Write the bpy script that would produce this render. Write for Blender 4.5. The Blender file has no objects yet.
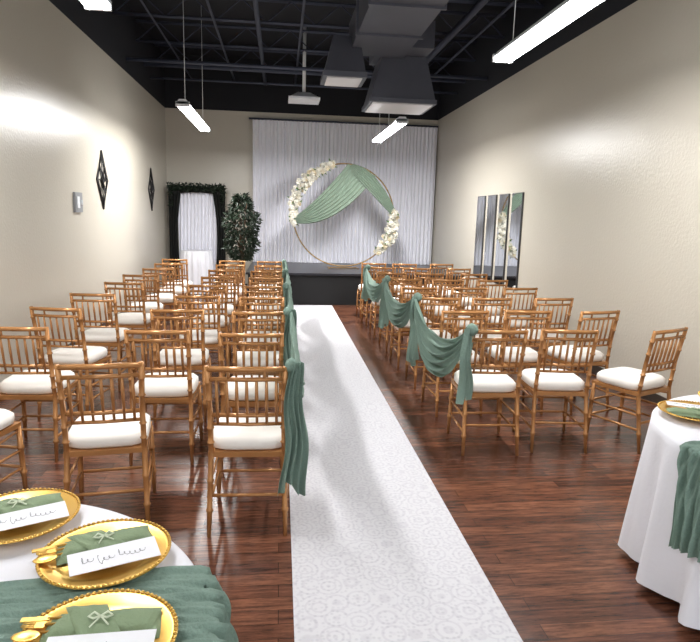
import bpy, math, random
from mathutils import Vector, Matrix
random.seed(7)
sc=bpy.context.scene
sc.view_settings.view_transform='Standard'
def lin(c):
    return tuple(((x/255)/12.92 if x/255<=0.04045 else ((x/255+0.055)/1.055)**2.4) for x in c)+(1,)
def mat(name,col,rough=.6,metal=0,bump=0,bscale=40,emis=0,var=0,spec=.5,detail=4):
    m=bpy.data.materials.new(name); m.use_nodes=True
    nt=m.node_tree; b=nt.nodes['Principled BSDF']
    b.inputs['Base Color'].default_value=lin(col)
    b.inputs['Roughness'].default_value=rough
    b.inputs['Metallic'].default_value=metal
    b.inputs['Specular IOR Level'].default_value=spec
    if emis:
        b.inputs['Emission Color'].default_value=lin(col); b.inputs['Emission Strength'].default_value=emis
    if bump or var:
        tc=nt.nodes.new('ShaderNodeTexCoord'); n=nt.nodes.new('ShaderNodeTexNoise')
        n.inputs['Scale'].default_value=bscale; n.inputs['Detail'].default_value=detail
        nt.links.new(tc.outputs['Object'],n.inputs['Vector'])
        if bump:
            bp=nt.nodes.new('ShaderNodeBump'); bp.inputs['Strength'].default_value=bump; bp.inputs['Distance'].default_value=.01
            nt.links.new(n.outputs['Fac'],bp.inputs['Height']); nt.links.new(bp.outputs['Normal'],b.inputs['Normal'])
        if var:
            mx=nt.nodes.new('ShaderNodeMix'); mx.data_type='RGBA'
            c=lin(col); mx.inputs['A'].default_value=tuple(x*(1-var) for x in c[:3])+(1,)
            mx.inputs['B'].default_value=tuple(min(1,x*(1+var)) for x in c[:3])+(1,)
            nt.links.new(n.outputs['Fac'],mx.inputs['Factor']); nt.links.new(mx.outputs['Result'],b.inputs['Base Color'])
    return m
def sheer(m,fac):
    nt=m.node_tree; b=nt.nodes['Principled BSDF']; out=[n for n in nt.nodes if n.type=='OUTPUT_MATERIAL'][0]
    t=nt.nodes.new('ShaderNodeBsdfTranslucent'); t.inputs['Color'].default_value=b.inputs['Base Color'].default_value
    mx=nt.nodes.new('ShaderNodeMixShader'); mx.inputs[0].default_value=fac
    nt.links.new(b.outputs[0],mx.inputs[1]); nt.links.new(t.outputs[0],mx.inputs[2]); nt.links.new(mx.outputs[0],out.inputs['Surface'])
    return m

class MB:
    def __init__(s): s.v=[];s.f=[];s.m=[];s.sm=[]
    def add(s,vs,fs,mi=0,smooth=False):
        o=len(s.v); s.v+= [tuple(v) for v in vs]
        for f in fs: s.f.append(tuple(i+o for i in f)); s.m.append(mi); s.sm.append(smooth)
    def box(s,x0,x1,y0,y1,z0,z1,mi=0):
        vs=[(x,y,z) for z in (z0,z1) for y in (y0,y1) for x in (x0,x1)]
        s.add(vs,[(0,2,3,1),(4,5,7,6),(0,1,5,4),(2,6,7,3),(0,4,6,2),(1,3,7,5)],mi)
    def obox(s,c,dx,dy,dz,rot=0,mi=0):
        cs,sn=math.cos(rot),math.sin(rot); vs=[]
        for z in(-dz/2,dz/2):
            for y in(-dy/2,dy/2):
                for x in(-dx/2,dx/2):
                    vs.append((c[0]+x*cs-y*sn,c[1]+x*sn+y*cs,c[2]+z))
        s.add(vs,[(0,2,3,1),(4,5,7,6),(0,1,5,4),(2,6,7,3),(0,4,6,2),(1,3,7,5)],mi)
    def tube(s,pts,r,n=8,mi=0,caps=True,closed=False):
        pts=[Vector(p) for p in pts]; N=len(pts)
        if not isinstance(r,(list,tuple)): r=[r]*N
        vs=[];fs=[]
        for i,p in enumerate(pts):
            a=pts[(i-1)%N] if (closed or i>0) else p; b=pts[(i+1)%N] if (closed or i<N-1) else p
            t=(b-a).normalized()
            ref=Vector((0,0,1)) if abs(t.z)<.9 else Vector((0,1,0))
            u=t.cross(ref).normalized(); w=t.cross(u).normalized()
            for k in range(n):
                an=2*math.pi*k/n
                vs.append(p+u*math.cos(an)*r[i]+w*math.sin(an)*r[i])
        R=N if closed else N-1
        for i in range(R):
            j=(i+1)%N
            for k in range(n):
                k2=(k+1)%n
                fs.append((i*n+k,i*n+k2,j*n+k2,j*n+k))
        if caps and not closed:
            fs.append(tuple(range(n-1,-1,-1))); fs.append(tuple((N-1)*n+k for k in range(n)))
        s.add(vs,fs,mi,True)
    def grid(s,fn,nu,nv,mi=0,smooth=True):
        vs=[fn(i/nu,j/nv) for j in range(nv+1) for i in range(nu+1)]
        fs=[(j*(nu+1)+i,j*(nu+1)+i+1,(j+1)*(nu+1)+i+1,(j+1)*(nu+1)+i) for j in range(nv) for i in range(nu)]
        s.add(vs,fs,mi,smooth)
    def loft(s,rings,mi=0,cap0=True,cap1=True,smooth=True):
        n=len(rings[0]); vs=[p for r in rings for p in r]; fs=[]
        for i in range(len(rings)-1):
            for k in range(n):
                k2=(k+1)%n; fs.append((i*n+k,i*n+k2,(i+1)*n+k2,(i+1)*n+k))
        if cap0: fs.append(tuple(range(n-1,-1,-1)))
        if cap1: fs.append(tuple((len(rings)-1)*n+k for k in range(n)))
        s.add(vs,fs,mi,smooth)
    def mesh(s,name,mats):
        me=bpy.data.meshes.new(name); me.from_pydata(s.v,[],s.f)
        for m in mats: me.materials.append(m)
        me.polygons.foreach_set('material_index',s.m); me.polygons.foreach_set('use_smooth',s.sm)
        me.update(); return me
    def obj(s,name,mats,parent=None,loc=(0,0,0)):
        o=bpy.data.objects.new(name,s.mesh(name,mats)); sc.collection.objects.link(o); o.location=loc
        if parent: o.parent=parent
        return o
def empty(name,loc=(0,0,0)):
    o=bpy.data.objects.new(name,None); o.empty_display_size=.1; o.location=loc; sc.collection.objects.link(o); return o

# ---------- camera ----------
CH=1.68
def setcam():
    f=597.; yaw=math.radians(6.8); p=math.radians(9.9); r=math.radians(1.5)
    fw=Vector((math.sin(yaw)*math.cos(p),math.cos(yaw)*math.cos(p),-math.sin(p)))
    rt=Vector((math.cos(yaw),-math.sin(yaw),0)); up=rt.cross(fw)
    R=rt*math.cos(r)+up*math.sin(r); U=R.cross(fw)
    M=Matrix((( R.x,U.x,-fw.x,0),(R.y,U.y,-fw.y,0),(R.z,U.z,-fw.z,CH),(0,0,0,1)))
    cd=bpy.data.cameras.new('camera'); cd.sensor_width=36; cd.lens=36*f/700
    co=bpy.data.objects.new('camera',cd); sc.collection.objects.link(co); co.matrix_world=M; sc.camera=co
    cd.clip_start=.05
setcam()

# ---------- materials ----------
XL,XR,YB,YF,ZC,ZW=-2.5,3.56,13.9,-3.0,5.0,3.9
m_wall=mat('wall_paint',(200,194,181),.29,bump=.3,bscale=34)
m_black=mat('black_ceiling_paint',(20,22,30),.8)
m_steel=mat('ceiling_steel',(62,68,86),.6)
m_base=mat('baseboard_dark',(60,50,42),.5)
m_gold=mat('chair_gold_wood',(180,128,78),.25,metal=.35,var=.2,bscale=12)
m_cush=mat('cushion_white',(240,236,230),.8)
m_sage=sheer(mat('sage_gauze',(126,150,138),.85,bump=.6,bscale=120,var=.2),.15)
m_white=mat('linen_white',(226,226,233),.8,bump=.15,bscale=60)
m_metal=mat('gold_metal',(226,182,96),.3,metal=.85)
m_duct=mat('duct_galvanised',(92,94,104),.45,metal=.3,var=.12,bscale=3)
m_tube=mat('fluorescent_tube',(255,255,255),.5,emis=30)
m_fix=mat('fixture_white',(225,228,232),.5)

def floor_mat():
    m=bpy.data.materials.new('wood_laminate'); m.use_nodes=True; nt=m.node_tree; b=nt.nodes['Principled BSDF']
    tc=nt.nodes.new('ShaderNodeTexCoord')
    br=nt.nodes.new('ShaderNodeTexBrick'); br.offset=.37; br.inputs['Scale'].default_value=1
    br.inputs['Brick Width'].default_value=1.1; br.inputs['Row Height'].default_value=.09; br.inputs['Mortar Size'].default_value=.0014
    br.inputs['Color1'].default_value=lin((134,88,66)); br.inputs['Color2'].default_value=lin((88,54,42)); br.inputs['Mortar'].default_value=lin((44,26,20))
    nt.links.new(tc.outputs['Object'],br.inputs['Vector'])
    mp=nt.nodes.new('ShaderNodeMapping'); mp.inputs['Scale'].default_value=(1.8,18,1)
    nt.links.new(tc.outputs['Object'],mp.inputs['Vector'])
    n=nt.nodes.new('ShaderNodeTexNoise'); n.inputs['Scale'].default_value=2.4; n.inputs['Detail'].default_value=9; n.inputs['Roughness'].default_value=.78
    nt.links.new(mp.outputs['Vector'],n.inputs['Vector'])
    cr=nt.nodes.new('ShaderNodeValToRGB'); cr.color_ramp.elements[0].position=.38; cr.color_ramp.elements[0].color=(.25,.23,.23,1)
    cr.color_ramp.elements[1].position=.64; cr.color_ramp.elements[1].color=(1.25,1.2,1.15,1)
    nt.links.new(n.outputs['Fac'],cr.inputs['Fac'])
    mx=nt.nodes.new('ShaderNodeMix'); mx.data_type='RGBA'; mx.blend_type='MULTIPLY'; mx.inputs['Factor'].default_value=1
    nt.links.new(br.outputs['Color'],mx.inputs['A']); nt.links.new(cr.outputs['Color'],mx.inputs['B'])
    nt.links.new(mx.outputs['Result'],b.inputs['Base Color']); b.inputs['Roughness'].default_value=.26
    return m
def runner_mat():
    m=bpy.data.materials.new('lace_runner'); m.use_nodes=True; nt=m.node_tree; b=nt.nodes['Principled BSDF']
    tc=nt.nodes.new('ShaderNodeTexCoord')
    def V(scale,feat):
        v=nt.nodes.new('ShaderNodeTexVoronoi'); v.feature=feat; v.inputs['Scale'].default_value=scale; v.inputs['Randomness'].default_value=.6
        nt.links.new(tc.outputs['Object'],v.inputs['Vector']); return v
    v=V(9,'F1')
    mm=nt.nodes.new('ShaderNodeMath'); mm.operation='MULTIPLY'; mm.inputs[1].default_value=26; nt.links.new(v.outputs['Distance'],mm.inputs[0])
    sn=nt.nodes.new('ShaderNodeMath'); sn.operation='SINE'; nt.links.new(mm.outputs[0],sn.inputs[0])
    cr=nt.nodes.new('ShaderNodeValToRGB'); cr.color_ramp.elements[0].position=.0; cr.color_ramp.elements[0].color=lin((206,205,209))
    cr.color_ramp.elements[1].position=.95; cr.color_ramp.elements[1].color=lin((196,194,200))
    nt.links.new(sn.outputs[0],cr.inputs['Fac'])
    w=V(40,'F1')
    c2=nt.nodes.new('ShaderNodeValToRGB'); c2.color_ramp.elements[0].position=.1; c2.color_ramp.elements[0].color=(.84,.84,.86,1)
    c2.color_ramp.elements[1].position=.4; c2.color_ramp.elements[1].color=(1,1,1,1)
    nt.links.new(w.outputs['Distance'],c2.inputs['Fac'])
    mx=nt.nodes.new('ShaderNodeMix'); mx.data_type='RGBA'; mx.blend_type='MULTIPLY'; mx.inputs['Factor'].default_value=1
    nt.links.new(cr.outputs['Color'],mx.inputs['A']); nt.links.new(c2.outputs['Color'],mx.inputs['B'])
    nt.links.new(mx.outputs['Result'],b.inputs['Base Color']); b.inputs['Roughness'].default_value=.65
    return m

# ---------- room ----------
b=MB(); b.box(XL-.2,XR+.2,YF,YB+.2,-.1,0); b.obj('floor',[floor_mat()])
b=MB(); b.box(XL-.2,XR+.2,YF,YB+.2,ZC,ZC+.1); b.obj('ceiling',[m_black])
for nm,x0,x1,y0,y1 in(('wall_left',XL-.2,XL,YF,YB),('wall_right',XR,XR+.2,YF,YB),('wall_back',XL-.2,XR+.2,YB,YB+.2)):
    b=MB(); b.box(x0,x1,y0,y1,0,ZW,0); b.box(x0,x1,y0,y1,ZW,ZC,1); b.obj(nm,[m_wall,m_black])
b=MB(); b.box(XL,XL+.012,YF,YB,0,.1); b.obj('baseboard_left',[m_base])
b=MB(); b.box(XR-.012,XR,YF,11.2,0,.1); b.obj('baseboard_right',[m_base])
b=MB(); b.box(XL+.012,-.75,YB-.012,YB,0,.1); b.obj('baseboard_back',[m_base])
b=MB(); b.box(.065,.985,.9,11.25,0,.005); b.obj('aisle_runner',[runner_mat()])

# ceiling joists
b=MB()
y=1.2
while y<13.8:
    for dx in(-.03,.03):
        b.tube([(XL+.01,y+dx,4.9),(XR-.01,y+dx,4.9)],.018,4); b.tube([(XL+.01,y+dx,4.58),(XR-.01,y+dx,4.58)],.016,4)
    n=16
    pts=[(XL+.01+(XR-XL-.02)*i/n,y,4.9 if i%2 else 4.58) for i in range(n+1)]
    b.tube(pts,.012,4)
    y+=1.45
b.obj('ceiling_bar_joists',[m_steel])
b=MB()
for x,z,r in((-1.0,4.5,.02),(-.35,4.48,.035),(2.6,4.48,.05),(.3,4.5,.02),(-1.9,4.5,.015),(3.0,4.48,.02)):
    b.tube([(x,YF,z),(x,YB-.02,z)],r,8)
for yy,z,r in((10.6,4.1,.03),(12.4,4.2,.02),(11.9,4.33,.04)):
    b.tube([(XL+.01,yy,z),(XR-.01,yy,z)],r,8)
b.obj('ceiling_conduits',[m_steel])

# ducts
b=MB()
def frust(b,x0,x1,y0,y1,z0,X0,X1,Y0,Y1,z1,mi=0):
    vs=[(x0,y0,z0),(x1,y0,z0),(x1,y1,z0),(x0,y1,z0),(X0,Y0,z1),(X1,Y0,z1),(X1,Y1,z1),(X0,Y1,z1)]
    b.add(vs,[(3,2,1,0),(4,5,6,7),(0,1,5,4),(1,2,6,5),(2,3,7,6),(3,0,4,7)],mi)
b.box(.95,1.75,2.0,9.0,3.95,4.36)
for yy in(3.2,4.4,5.6,6.8,7.9): b.box(.92,1.78,yy,yy+.04,3.92,4.39)
b.box(1.35,2.1,8.6,9.7,4.0,4.36)
frust(b,1.3,2.25,9.0,9.9,3.40,1.45,2.1,9.05,9.75,4.0); b.box(1.28,2.27,8.98,9.92,3.34,3.40)
b.box(1.33,2.22,9.03,9.87,3.325,3.34,1)
frust(b,.58,1.14,8.5,9.1,3.62,.7,1.06,8.6,9.0,4.1)
b.box(.56,1.16,8.48,9.12,3.55,3.62); b.box(.62,1.10,8.53,9.07,3.535,3.55,1)
b.obj('hvac_duct',[m_duct,mat('duct_grille',(215,215,218),.5)])
b=MB(); frust(b,.15,.67,11.15,11.65,3.76,.3,.52,11.3,11.5,3.86); b.box(.13,.69,11.13,11.67,3.72,3.76); b.tube([(.41,11.4,3.85),(.41,11.4,ZC)],.03,12)
b.obj('air_diffuser',[m_fix])

# fluorescent fixtures
def strip(x,y0,y1,z=3.1,pw=120,wires=(-.8,.8)):
    e=empty('hanging_fluorescent_light',(x,(y0+y1)/2,z)); h=(y1-y0)/2
    b=MB(); frust(b,-.09,.09,-h,h,0,-.045,.045,-h,h,.06)
    b.box(-.09,.09,-h,-h+.03,-.035,.03); b.box(-.09,.09,h-.03,h,-.035,.03)
    for yy in wires: b.tube([(0,yy*h,.05),(0,yy*h,ZC-z)],.004,5)
    b.obj('housing',[m_fix],e)
    b=MB()
    for xx in(-.055,.055): b.tube([(xx,-h+.03,-.02),(xx,h-.03,-.02)],.02,8)
    b.obj('tubes',[m_tube],e)
    L=bpy.data.lights.new('strip_lamp','AREA'); L.shape='RECTANGLE'; L.size=.16; L.size_y=2*h-.1; L.energy=pw; L.color=(1,.99,.975)
    o=bpy.data.objects.new('lamp',L); o.location=(0,0,-.045); sc.collection.objects.link(o); o.parent=e
strip(-1.3,8.5,10.9,pw=135); strip(-1.28,2.3,4.7,pw=62); strip(1.95,3.05,5.45,pw=66); strip(1.76,8.95,11.3,3.08,145,wires=(-.02,.8))
for xx in (-1.28,1.95): strip(xx,-2.4,0.0,pw=28)
# ---------- chair ----------
b=MB()
def node(pts,r,k=3):
    P=[Vector(p) for p in pts]; out=[];rr=[]
    for i in range(len(P)-1):
        a,c=P[i],P[i+1]
        for t,s in((0,1),(.3,.95),(.32,1.3),(.34,1.3),(.36,.95),(.66,1),(.68,1.3),(.70,1.3),(.72,1)):
            out.append(a.lerp(c,t)); rr.append(r*s)
    out.append(P[-1]); rr.append(r*.9); return out,rr
for s in(-1,1):
    p,r=node([(s*.2,-.25,0),(s*.19,-.19,.43),(s*.188,-.215,.66),(s*.195,-.265,.93)],.0150); r[0]=.011; b.tube(p,r,8)
    p,r=node([(s*.205,.205,0),(s*.195,.19,.43)],.016); r[0]=.011; b.tube(p,r,8)
    b.tube([(s*.2,-.215,.17),(s*.2,.2,.17)],.009,6); b.tube([(s*.2,-.2,.28),(s*.2,.2,.28)],.009,6)
    b.tube([(s*.195,-.19,.40),(s*.195,-.05,.385),(s*.195,.05,.385),(s*.195,.19,.40)],.008,6)
for z in(.17,.29): b.tube([(-.2,.2,z),(.2,.2,z)],.009,6)
b.tube([(-.2,-.22,.22),(.2,-.22,.22)],.009,6)
b.box(-.205,.205,-.2,.205,.422,.45)
def backy(z): return -.19-.025*(z-.43)/.23 if z<.66 else -.215-.05*(z-.66)/.27
for z,r in((.915,.015),(.86,.012),(.66,.012),(.61,.010)):
    b.tube([(-.195,backy(z),z),(0,backy(z)-.012,z),(.195,backy(z),z)],r,8)
for i in range(7):
    x=-.15+.05*i
    b.tube([(x,backy(.61)-.008,.61),(x,backy(.76)-.012,.76),(x,backy(.86)-.008,.86)],[.007,.0095,.007],6)
for x in(-.09,.09): b.tube([(x,backy(.915)-.008,.915),(x,backy(.86)-.008,.86)],.008,6)
rings=[]
for sc_,z in((.93,.45),(1.02,.462),(1.05,.485),(1.03,.508),(.92,.528),(.6,.54),(.1,.543)):
    ring=[]
    for k in range(32):
        a=2*math.pi*k/32; c,s=math.cos(a),math.sin(a); q=(abs(c)**5+abs(s)**5)**(-1/5)
        ring.append((c*q*.2*min(sc_,1.02),.012+s*q*.2*sc_*.97,z))
    rings.append(ring)
b.loft(rings,1)
chair_me=b.mesh('chiavari_chair',[m_gold,m_cush])
def chair(x,y,rot=0):
    o=bpy.data.objects.new('chiavari_chair',chair_me); sc.collection.objects.link(o)
    o.location=(x,y,0); o.rotation_euler=(0,0,math.radians(rot)); return o
rj=lambda a:random.uniform(-a,a)
for i in range(9):
    y=3.22+.86*i
    chair(-.175+rj(.01)+(.02 if i==0 else 0),y+rj(.02),rj(1.5)+(-2 if i==0 else 0))
    chair(-.84+rj(.03)+(.06 if i else -.06),y+.05+rj(.04),rj(4)+(9 if i==0 else 3))
    chair(-1.66+rj(.03)-(.06 if i==0 else 0),y+.16+rj(.05),rj(6)-(8 if i<3 else 0))
RY=[4.22+.84*i for i in range(8)]
for i,y in enumerate(RY):
    chair(1.54+rj(.01),y+rj(.02),rj(2)+(-4 if i==0 else 0))
    chair(2.10+rj(.03),y+.02+rj(.03),rj(4)+(-5 if i==0 else 0))
    chair(2.72+rj(.03),y+.05+rj(.03),24 if i==0 else 8+rj(5))

# ---------- fabric ----------
def swag(b,A,B,top,bot,out,folds=5,amp=.025,nu=44,nv=44,mi=0,pw=.8):
    A=Vector(A);B=Vector(B);out=Vector(out)
    ph=random.uniform(0,6)
    def fn(u,v):
        s=4*u*(1-u)
        p=A.lerp(B,u); w=s**pw
        drop=(top*(1-v)+bot*v)*w + .05*v
        f=math.sin(v*folds*2*math.pi+ph+u*2)+.4*math.sin(v*folds*5.3+u*9)+.25*math.sin(v*folds*13+u*21)
        p=p+Vector((0,0,-drop))+out*(f*amp*(.35+.65*w)+.035+.05*w*math.sin(v*math.pi))
        return p
    b.grid(fn,nu,nv,mi)
def tail(b,P,length,w0,w1,dirv,out,folds=4,amp=.02,nu=48,nv=30,mi=0):
    P=Vector(P);d=Vector(dirv).normalized();out=Vector(out).normalized(); ph=random.uniform(0,6)
    def fn(u,v):
        w=w0+(w1-w0)*v**.7
        x=(u-.5)*w
        f=math.sin(u*folds*2*math.pi+ph+v*1.5)*amp*(.6+.6*v)+.3*amp*math.sin(u*33+v*9)
        return P+d*(x+.012*math.sin(v*9+ph))+out*f+Vector((0,0,-length*v*(1+.06*math.sin(u*7+ph))))
    b.grid(fn,nu,nv,mi)
def knot(b,P,r=.04,mi=0):
    P=Vector(P); rings=[]
    for i in range(7):
        t=-1+2*i/6; rr=r*math.sqrt(max(.05,1-t*t))
        rings.append([(P.x+rr*math.cos(a*.524)*(1+.15*math.sin(a*3)),P.y+rr*math.sin(a*.524)*1.1,P.z+t*r*1.1) for a in range(12)])
    b.loft(rings,mi)
b=MB(); X=1.335
yb=[RY[i]-.26 for i in range(8)]
swag(b,(X,yb[0],.93),(X,yb[2],.95),.2,.50,(-1,0,0),5,.026)
swag(b,(X,yb[2],.95),(X,yb[4],.95),.18,.42,(-1,0,0),5,.026)
swag(b,(X,yb[4],.95),(X,yb[6],.95),.16,.38,(-1,0,0),5,.026)
for i,L in((0,.5),(2,.66),(4,.6),(6,.5)):
    tail(b,(X-.04,yb[i]-.03,.94),L,.07,.14,(.75,.65,0),(-1,.3,0)); knot(b,(X-.01,yb[i]-.01,.93))
b.obj('sage_chair_garland',[m_sage])
b=MB(); X=.05
yl=[3.22+.86*i-.26 for i in range(9)]
for i in(0,2,4,6):
    swag(b,(X,yl[i],.95),(X,yl[i+2],.95),.1,.5,(1,0,0),5,.02)
for i,L in((0,.68),(2,.6),(4,.55),(6,.5),(8,.5)):
    tail(b,(X+.03,yl[i]-.03,.95),L,.06,.15,(.95,.3,0),(.3,-1,0)); knot(b,(X+.01,yl[i]-.01,.93),.035)
b.obj('sage_chair_garland',[m_sage])

# ---------- stage, curtain, arch ----------
b=MB(); b.box(-.6,XR-.01,11.3,YB-.01,0,.57); b.box(-.64,XR-.01,11.27,YB-.01,.57,.61,1)
b.obj('stage_platform',[mat('stage_skirt_black',(8,8,10),.8),mat('stage_deck',(30,30,36),.3)])
m_curt=mat('curtain_white',(240,241,250),.75)
b=MB()
def cf(u,v):
    x=-.62+u*(XR-.03+.62); z=.615+v*(3.72-.615)
    n=50; a=.026*(1-.35*v)
    y=YB-.13-a*math.sin(u*n*2*math.pi+.9*math.sin(u*37))-.02*math.sin(u*23)*(1-v)-.008*math.sin(u*500)
    return (x,y,z)
b.grid(cf,560,10)
b.tube([(-.7,YB-.12,3.74),(XR-.02,YB-.12,3.74)],.02,8,1)
b.obj('backdrop_curtain',[m_curt,m_steel])
AC=Vector((1.31,12.55,1.70)); AR=1.05
e=empty('wedding_arch',(0,0,0))
b=MB(); b.tube([(AC.x+AR*math.cos(a*math.pi/36),AC.y,AC.z+AR*math.sin(a*math.pi/36)) for a in range(72)],.014,8,0,closed=True)
for s in(-1,1): b.box(AC.x+s*.3-.015,AC.x+s*.3+.015,AC.y-.25,AC.y+.25,.612,.625)
b.box(AC.x-.3,AC.x+.3,AC.y-.015,AC.y+.015,.612,.63)
b.obj('hoop',[mat('hoop_brushed_gold',(150,122,80),.4,metal=.6)],e)
b=MB()
Y=AC.y-.05
def band(T,T2,E,E2,s1,s2,folds=6,amp=.03):
    T,T2,E,E2=[Vector((p[0],Y,p[1])) for p in(T,T2,E,E2)]
    def fn(u,v):
        a=T.lerp(E,u); c=T2.lerp(E2,u); w=4*u*(1-u)
        a=a+Vector((0,0,-s1*w)); c=c+Vector((0,0,-s2*w)); p=a.lerp(c,v)
        return p+Vector((0,-.03+amp*math.sin(v*folds*6.283+u*2)*(.4+.6*w)-.06*w,0))
    b.grid(fn,40,60)
band((1.36,2.74),(1.95,2.52),(.28,1.64),(.31,1.52),.07,.30,8,.022)
band((1.46,2.74),(1.34,2.68),(2.37,1.86),(2.32,1.72),-.2,.02,7,.02)
b.obj('drape',[mat('sage_chiffon',(126,144,128),.8,var=.2,bscale=8)],e)
b=MB()
def blossom(b,c,r,mi=0):
    c=Vector(c); nrm=Vector((rj(.8),-1,rj(.8))).normalized(); u=nrm.cross(Vector((0,0,1))).normalized(); w=nrm.cross(u)
    for lay,(rr,h) in enumerate(((r,.15),(r*.7,.45),(r*.4,.7))):
        for k in range(6):
            a=k*math.pi/3+lay*.5; d=u*math.cos(a)+w*math.sin(a); t=u*-math.sin(a)+w*math.cos(a)
            vs=[c+nrm*h*r*.4, c+d*rr*.6+t*rr*.45+nrm*r*h*.9, c+d*rr+nrm*r*h*1.2, c+d*rr*.6-t*rr*.45+nrm*r*h*.9]
            b.add(vs,[(0,1,2,3)],mi,False)
def leaf(b,p,L,w,d,mi):
    p=Vector(p); d=Vector(d).normalized(); s=d.cross(Vector((rj(1),rj(1),rj(1)))).normalized()
    n=d.cross(s)
    b.add([p,p+d*L*.45+s*w-n*w*.3,p+d*L,p+d*L*.45-s*w-n*w*.3],[(0,1,2,3)],mi,False)
for a0,a1,n in((103,192,190),(-48,10,130)):
    for i in range(n):
        q=random.random(); a=math.radians(a0+(a1-a0)*q); rr=AR+rj(.04+.08*math.sin(q*math.pi))
        c=(AC.x+rr*math.cos(a),AC.y-.04+rj(.07),AC.z+rr*math.sin(a))
        blossom(b,c,random.uniform(.04,.065),0 if random.random()<.8 else 2)
        if i%3==0: leaf(b,c,.12,.022,(rj(1),rj(.5)-.2,rj(1)),1)
b.obj('flowers',[mat('petal_white',(240,237,226),.7),mat('leaf_green_light',(90,120,70),.6),mat('petal_cream',(226,214,186),.7)],e)

# ficus tree
FX,FY=-.69,10.95
e=empty('ficus_tree',(FX,FY,0))
m_leaf=mat('ficus_leaf',(28,42,27),.5,var=.3,bscale=6); m_bark=mat('bark',(80,60,44),.8)
b=MB(); rings=[]
for r,z in((.13,0),(.16,.1),(.18,.26),(.19,.28),(.17,.28),(.16,.25)): rings.append([(r*math.cos(k*.393),r*math.sin(k*.393),z) for k in range(16)])
b.loft(rings); b.obj('pot',[mat('pot_dark',(30,28,28),.5)],e)
b=MB()
for ph in(0,2.1,4.2):
    b.tube([(.03*math.cos(ph+t*6),.03*math.sin(ph+t*6),.24+t*1.0) for t in [i/16 for i in range(17)]],.014,6,1)
for i in range(26):
    a=random.uniform(0,6.28); z0=random.uniform(.95,1.3); R=random.uniform(.1,.26); z1=random.uniform(1.0,2.0)
    b.tube([(0,0,z0-.1),(R*.5*math.cos(a),R*.5*math.sin(a),(z0+z1)/2),(R*math.cos(a),R*math.sin(a),z1)],[.01,.007,.004],5,1)
for i in range(2000):
    z=random.uniform(.88,2.02); q=(z-.88)/1.14; Rm=(.29+.04*math.sin(z*13))*math.sin(math.pi*min(1,.12+q*.84))**.7
    a=random.uniform(0,6.28); R=Rm*math.sqrt(random.uniform(.08,1))
    leaf(b,(R*math.cos(a),R*math.sin(a),z),random.uniform(.07,.11),.02,(math.cos(a)+rj(.6),math.sin(a)+rj(.6),rj(.8)-.3),0)
b.obj('foliage',[m_leaf,m_bark],e)

# draped entry with greenery at back-left
e=empty('greenery_draped_frame',(-1.80,13.55,0))
b=MB()
for s in(-1,1):
    b.tube([(s*.56,0,.01),(s*.56,0,2.25)],.02,8); b.box(s*.54-.1,s*.54+.1,-.15,.15,0,.012)
b.tube([(-.56,0,2.23),(.56,0,2.23)],.02,8)
b.obj('frame',[m_steel],e)
m_bd=mat('drape_black',(8,12,10),.85)
b=MB()
for s in(-1,1):
    def fn(u,v,s=s):
        w=.28-.1*math.sin(math.pi*v); return (s*(.6-w*u),-.06+.03*math.sin(u*22),.03+2.2*v)
    b.grid(fn,40,10)
b.grid(lambda u,v:(-.6+1.2*u,-.07+.02*math.sin(u*40),2.05+.18*v+.06*math.sin(u*math.pi)*(1-v)),60,3)
b.obj('dark_drapes',[m_bd],e)
b=MB(); b.grid(lambda u,v:(-.42+.84*u,.04+.025*math.sin(u*70+math.sin(v*5)),.03+2.15*v),120,8); b.obj('white_sheer',[m_curt],e)
b=MB()
for i in range(620):
    u=random.uniform(-.6,.6); side=random.random()<.1
    if side: s=random.choice((-1,1)); p=(s*.56+rj(.04),-.1+rj(.05),random.uniform(1.8,2.2))
    else: p=(u,-.1+rj(.06),2.22+rj(.06))
    leaf(b,p,.08,.017,(rj(1),-.5+rj(.5),rj(1)),0)
b.obj('greenery',[m_leaf],e)

# ---------- wall decor ----------
def diamond(b,yc,zc):
    x=XL+.012; w,h=.26,.4
    pts=lambda k,y0=0,z0=0:[(x,yc+y0+w*k,zc+z0),(x,yc+y0,zc+z0+h*k),(x,yc+y0-w*k,zc+z0),(x,yc+y0,zc+z0-h*k)]
    for k in(1,.86): b.tube(pts(k),.011,6,closed=True)
    for dy,dz in((0,.5),(0,-.5),(.5,0),(-.5,0)):
        b.tube(pts(.42,dy*w,dz*h),.009,6,closed=True)
    b.tube(pts(.22),.03,6,closed=True)
    b.tube([(x,yc-w,zc),(x,yc+w,zc)],.008,6); b.tube([(x,yc,zc-h),(x,yc,zc+h)],.008,6)
m_iron=mat('iron_black',(20,18,20),.5)
for yc in(8.95,12.2):
    b=MB(); diamond(b,yc,2.10); b.obj('diamond_wall_decor',[m_iron])
b=MB(); b.box(XL,XL+.03,7.72,7.98,1.65,1.89); b.box(XL+.03,XL+.04,7.76,7.85,1.7,1.84,1); b.box(XL+.03,XL+.05,7.89,7.9,1.74,1.8,1); b.box(XL+.03,XL+.05,7.925,7.935,1.74,1.8,1)
b.obj('light_switch_plate',[mat('switch_grey',(150,152,156),.4,metal=.2),m_fix])
m_mir=mat('mirror_glass',(235,238,240),.03,metal=1); m_mf=mat('mirror_frame',(60,60,62),.4)
for i in range(4):
    y0=8.62+i*.55; b=MB()
    b.box(XR-.025,XR,y0,y0+.40,.66,2.1,1); b.box(XR-.028,XR-.024,y0+.01,y0+.39,.67,2.09,0)
    b.obj('wall_mirror_panel',[m_mir,m_mf])

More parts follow.
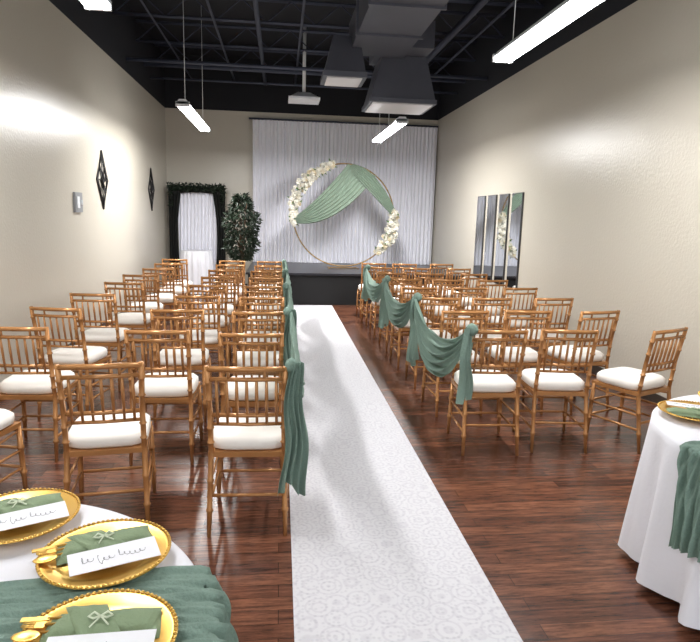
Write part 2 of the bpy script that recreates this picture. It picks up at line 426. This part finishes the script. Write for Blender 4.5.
# ---------- tables ----------
m_card=mat('card_white',(226,226,232),.6); m_ink=mat('ink',(60,60,66),.6); m_nap=mat('napkin_sage',(124,142,110),.8,bump=.3,bscale=120)
def table(x,y,R,rundir,off=0,name='round_banquet_table'):
    e=empty(name,(x,y,0))
    b=MB(); rings=[[(R*.985*math.cos(k*math.pi/32),R*.985*math.sin(k*math.pi/32),z) for k in range(64)] for z in(.715,.74)]
    b.loft(rings)
    for k in range(4):
        a=k*math.pi/2+.7; b.tube([(R*.55*math.cos(a),R*.55*math.sin(a),0),(R*.55*math.cos(a),R*.55*math.sin(a),.72)],.018,8)
    b.obj('table_body',[m_steel],e)
    b=MB(); n=192; rings=[]
    prof=[(.02,.745),(R*.5,.745),(R*.97,.745),(R,.742),(R+.012,.73),(R+.016,.70)]+[(R+.016+.03*t,.70-.66*t) for t in(.15,.3,.45,.6,.75,.9,1)]
    for r,z in prof:
        q=max(0,(.72-z)/.7)**.8; ring=[]
        for k in range(n):
            a=2*math.pi*k/n; d=r+q*.05*math.sin(a*15+math.sin(a*4))+q*.015*math.sin(a*34)
            ring.append((d*math.cos(a),d*math.sin(a),z))
        rings.append(ring)
    b.loft(rings,0,True,False); b.obj('tablecloth',[m_white],e)
    b=MB(); c,s=math.cos(rundir),math.sin(rundir); Lh=R+.02
    tot=2*Lh+2*.40
    def fn(u,v):
        l=(u-.5)*tot; w=(v-.5)*(.40+.03*math.sin(u*9))+off
        wr=.0045*math.sin(v*44+3*math.sin(u*11))+.003*math.sin(v*97+u*35+2*math.sin(u*23))+.002*math.sin(v*61-u*60)
        edge=math.sqrt(max(0,(R+.02)**2-w*w))
        if abs(l)<=edge: X_,Z_=l,.755+wr
        else:
            over=abs(l)-edge; q=min(1,over/.35); X_=math.copysign(edge+.012+.075*q+wr*3,l); Z_=.755-over; w=off+(w-off)*(1-.25*q)
        return (X_*c-w*s,X_*s+w*c,Z_)
    b.grid(fn,220,90); b.obj('gauze_table_runner',[m_sage],e)
    return e
table(-.90,1.2,.735,math.radians(2),.05); table(2.50,2.27,.75,math.radians(197))
def charger(x,y):
    b=MB(); rings=[]
    for r,z in((.10,.768),(.115,.768),(.125,.772),(.155,.780),(.167,.782),(.168,.779),(.15,.774),(.12,.766),(.10,.765)):
        rings.append([(r*math.cos(k*math.pi/32),r*math.sin(k*math.pi/32),z) for k in range(64)])
    b.loft(rings,0,True,True)
    for k in range(80):
        a=k*2*math.pi/80; c=Vector((.164*math.cos(a),.164*math.sin(a),.783))
        b.loft([[(c.x+r*math.cos(j*1.047),c.y+r*math.sin(j*1.047),c.z+dz) for j in range(6)] for r,dz in((.0055,-.001),(.004,.002),(.001,.0035))],0)
    return b.obj('gold_charger_plate',[m_metal],None,(x,y,0))
def setting(x,y,rot):
    charger(x,y)
    e=empty('napkin_with_place_card',(x,y,.77)); e.rotation_euler=(0,0,math.radians(rot))
    b=MB()
    def slab(b,x0,x1,y0,y1,z,th,skew=0,mi=0):
        def top(u,v):
            return (x0+(x1-x0)*u+skew*v,y0+(y1-y0)*v,z+th*(1-abs(2*v-1)**6)*(1-abs(2*u-1)**12)+.0015*math.sin(u*14+v*5))
        b.grid(top,24,12,mi); 
        b.grid(lambda u,v:(x0+(x1-x0)*(1-u)+skew*v,y0+(y1-y0)*v,z),2,2,mi)
    slab(b,-.12,.13,-.005,.095,0.002,.014); slab(b,-.11,.11,.012,.085,.014,.010,.015); slab(b,-.04,.05,.0,.098,.022,.006,-.05)
    for s in(-1,1): b.tube([(0,.04,.034),(s*.014,.047,.040),(s*.026,.04,.035),(s*.014,.034,.034),(0,.04,.034)],.0025,6,1)
    b.tube([(0,.04,.034),(.022,.014,.031)],.002,5,1); b.tube([(0,.04,.034),(-.016,.01,.031)],.002,5,1)
    b.obj('folded_napkin',[m_nap,mat('ribbon_pale',(206,214,190),.6)],e)
    b=MB()
    b.add([(-.095,-.095,.016),(.125,-.095,.016),(.125,-.002,.022),(-.095,-.002,.022),(-.095,-.095,.0175),(.125,-.095,.0175),(.125,-.002,.0235),(-.095,-.002,.0235)],[(3,2,1,0),(4,5,6,7),(0,1,5,4),(1,2,6,5),(2,3,7,6),(3,0,4,7)])
    zc=lambda yy:.0180+(yy+.095)/.093*.006
    for t0,t1 in((0,.18),(.26,.5),(.58,1)):
        pts=[]
        for i in range(40):
            t=t0+(t1-t0)*i/39; xx=-.065+.155*t
            yy=-.052+(.02 if t-t0<.05 else .007)*math.sin(t*76)+.004*math.sin(t*13)
            pts.append((xx+.004*math.cos(t*76),yy,zc(yy)))
        b.tube(pts,.0005,4,1)
    b.obj('place_card',[m_card,m_ink],e)
    b=MB()
    for yy,k in((.025,0),(.05,1),(.07,2)):
        b.tube([(.1,yy,.014),(-.12,yy,.016)],.003,6)
        if k==0:
            rings=[[(-.145+ .03*math.cos(j*.524)*r,yy-.012+.018*math.sin(j*.524)*r,.014+z) for j in range(12)] for r,z in((.2,-.003),(.8,0),(1,.005),(.9,.006),(.3,.001))]
            b.loft(rings)
        elif k==1:
            b.box(-.14,-.118,yy-.01,yy+.01,.014,.017)
            for q in(-.008,-.003,.003,.008): b.tube([(-.138,yy+q,.016),(-.165,yy+q*1.1,.02)],.0016,5)
        else: b.obox((-.145,yy,.016),.06,.014,.003,0)
    b.obj('gold_flatware',[m_metal],e)
setting(-.46,1.535,22); setting(-.77,1.755,26); setting(-.385,1.19,2); setting(-1.18,1.66,110)
setting(2.04,2.61,150); setting(2.40,2.8,110); setting(2.22,1.78,225)
e=empty('small_cake_table',(-1.75,12.9,0)); b=MB()
rings=[]
for r,z in((.02,.9),(.3,.9),(.32,.89),(.33,.6),(.36,.02)):
    rings.append([((r+(.03*math.sin(k*1.4) if z<.85 else 0))*math.cos(k*math.pi/40),(r+(.03*math.sin(k*1.4) if z<.85 else 0))*math.sin(k*math.pi/40),z) for k in range(80)])
b.loft(rings,0,True,False); b.obj('cloth',[m_white],e)
b=MB(); b.tube([(0,0,0),(0,0,.88)],.03,8); b.obj('pedestal',[m_steel],e)

# ---------- light ----------
w=bpy.data.worlds.new('world'); sc.world=w; w.use_nodes=True
w.node_tree.nodes['Background'].inputs['Color'].default_value=(.9,.95,1,1); w.node_tree.nodes['Background'].inputs['Strength'].default_value=1.35
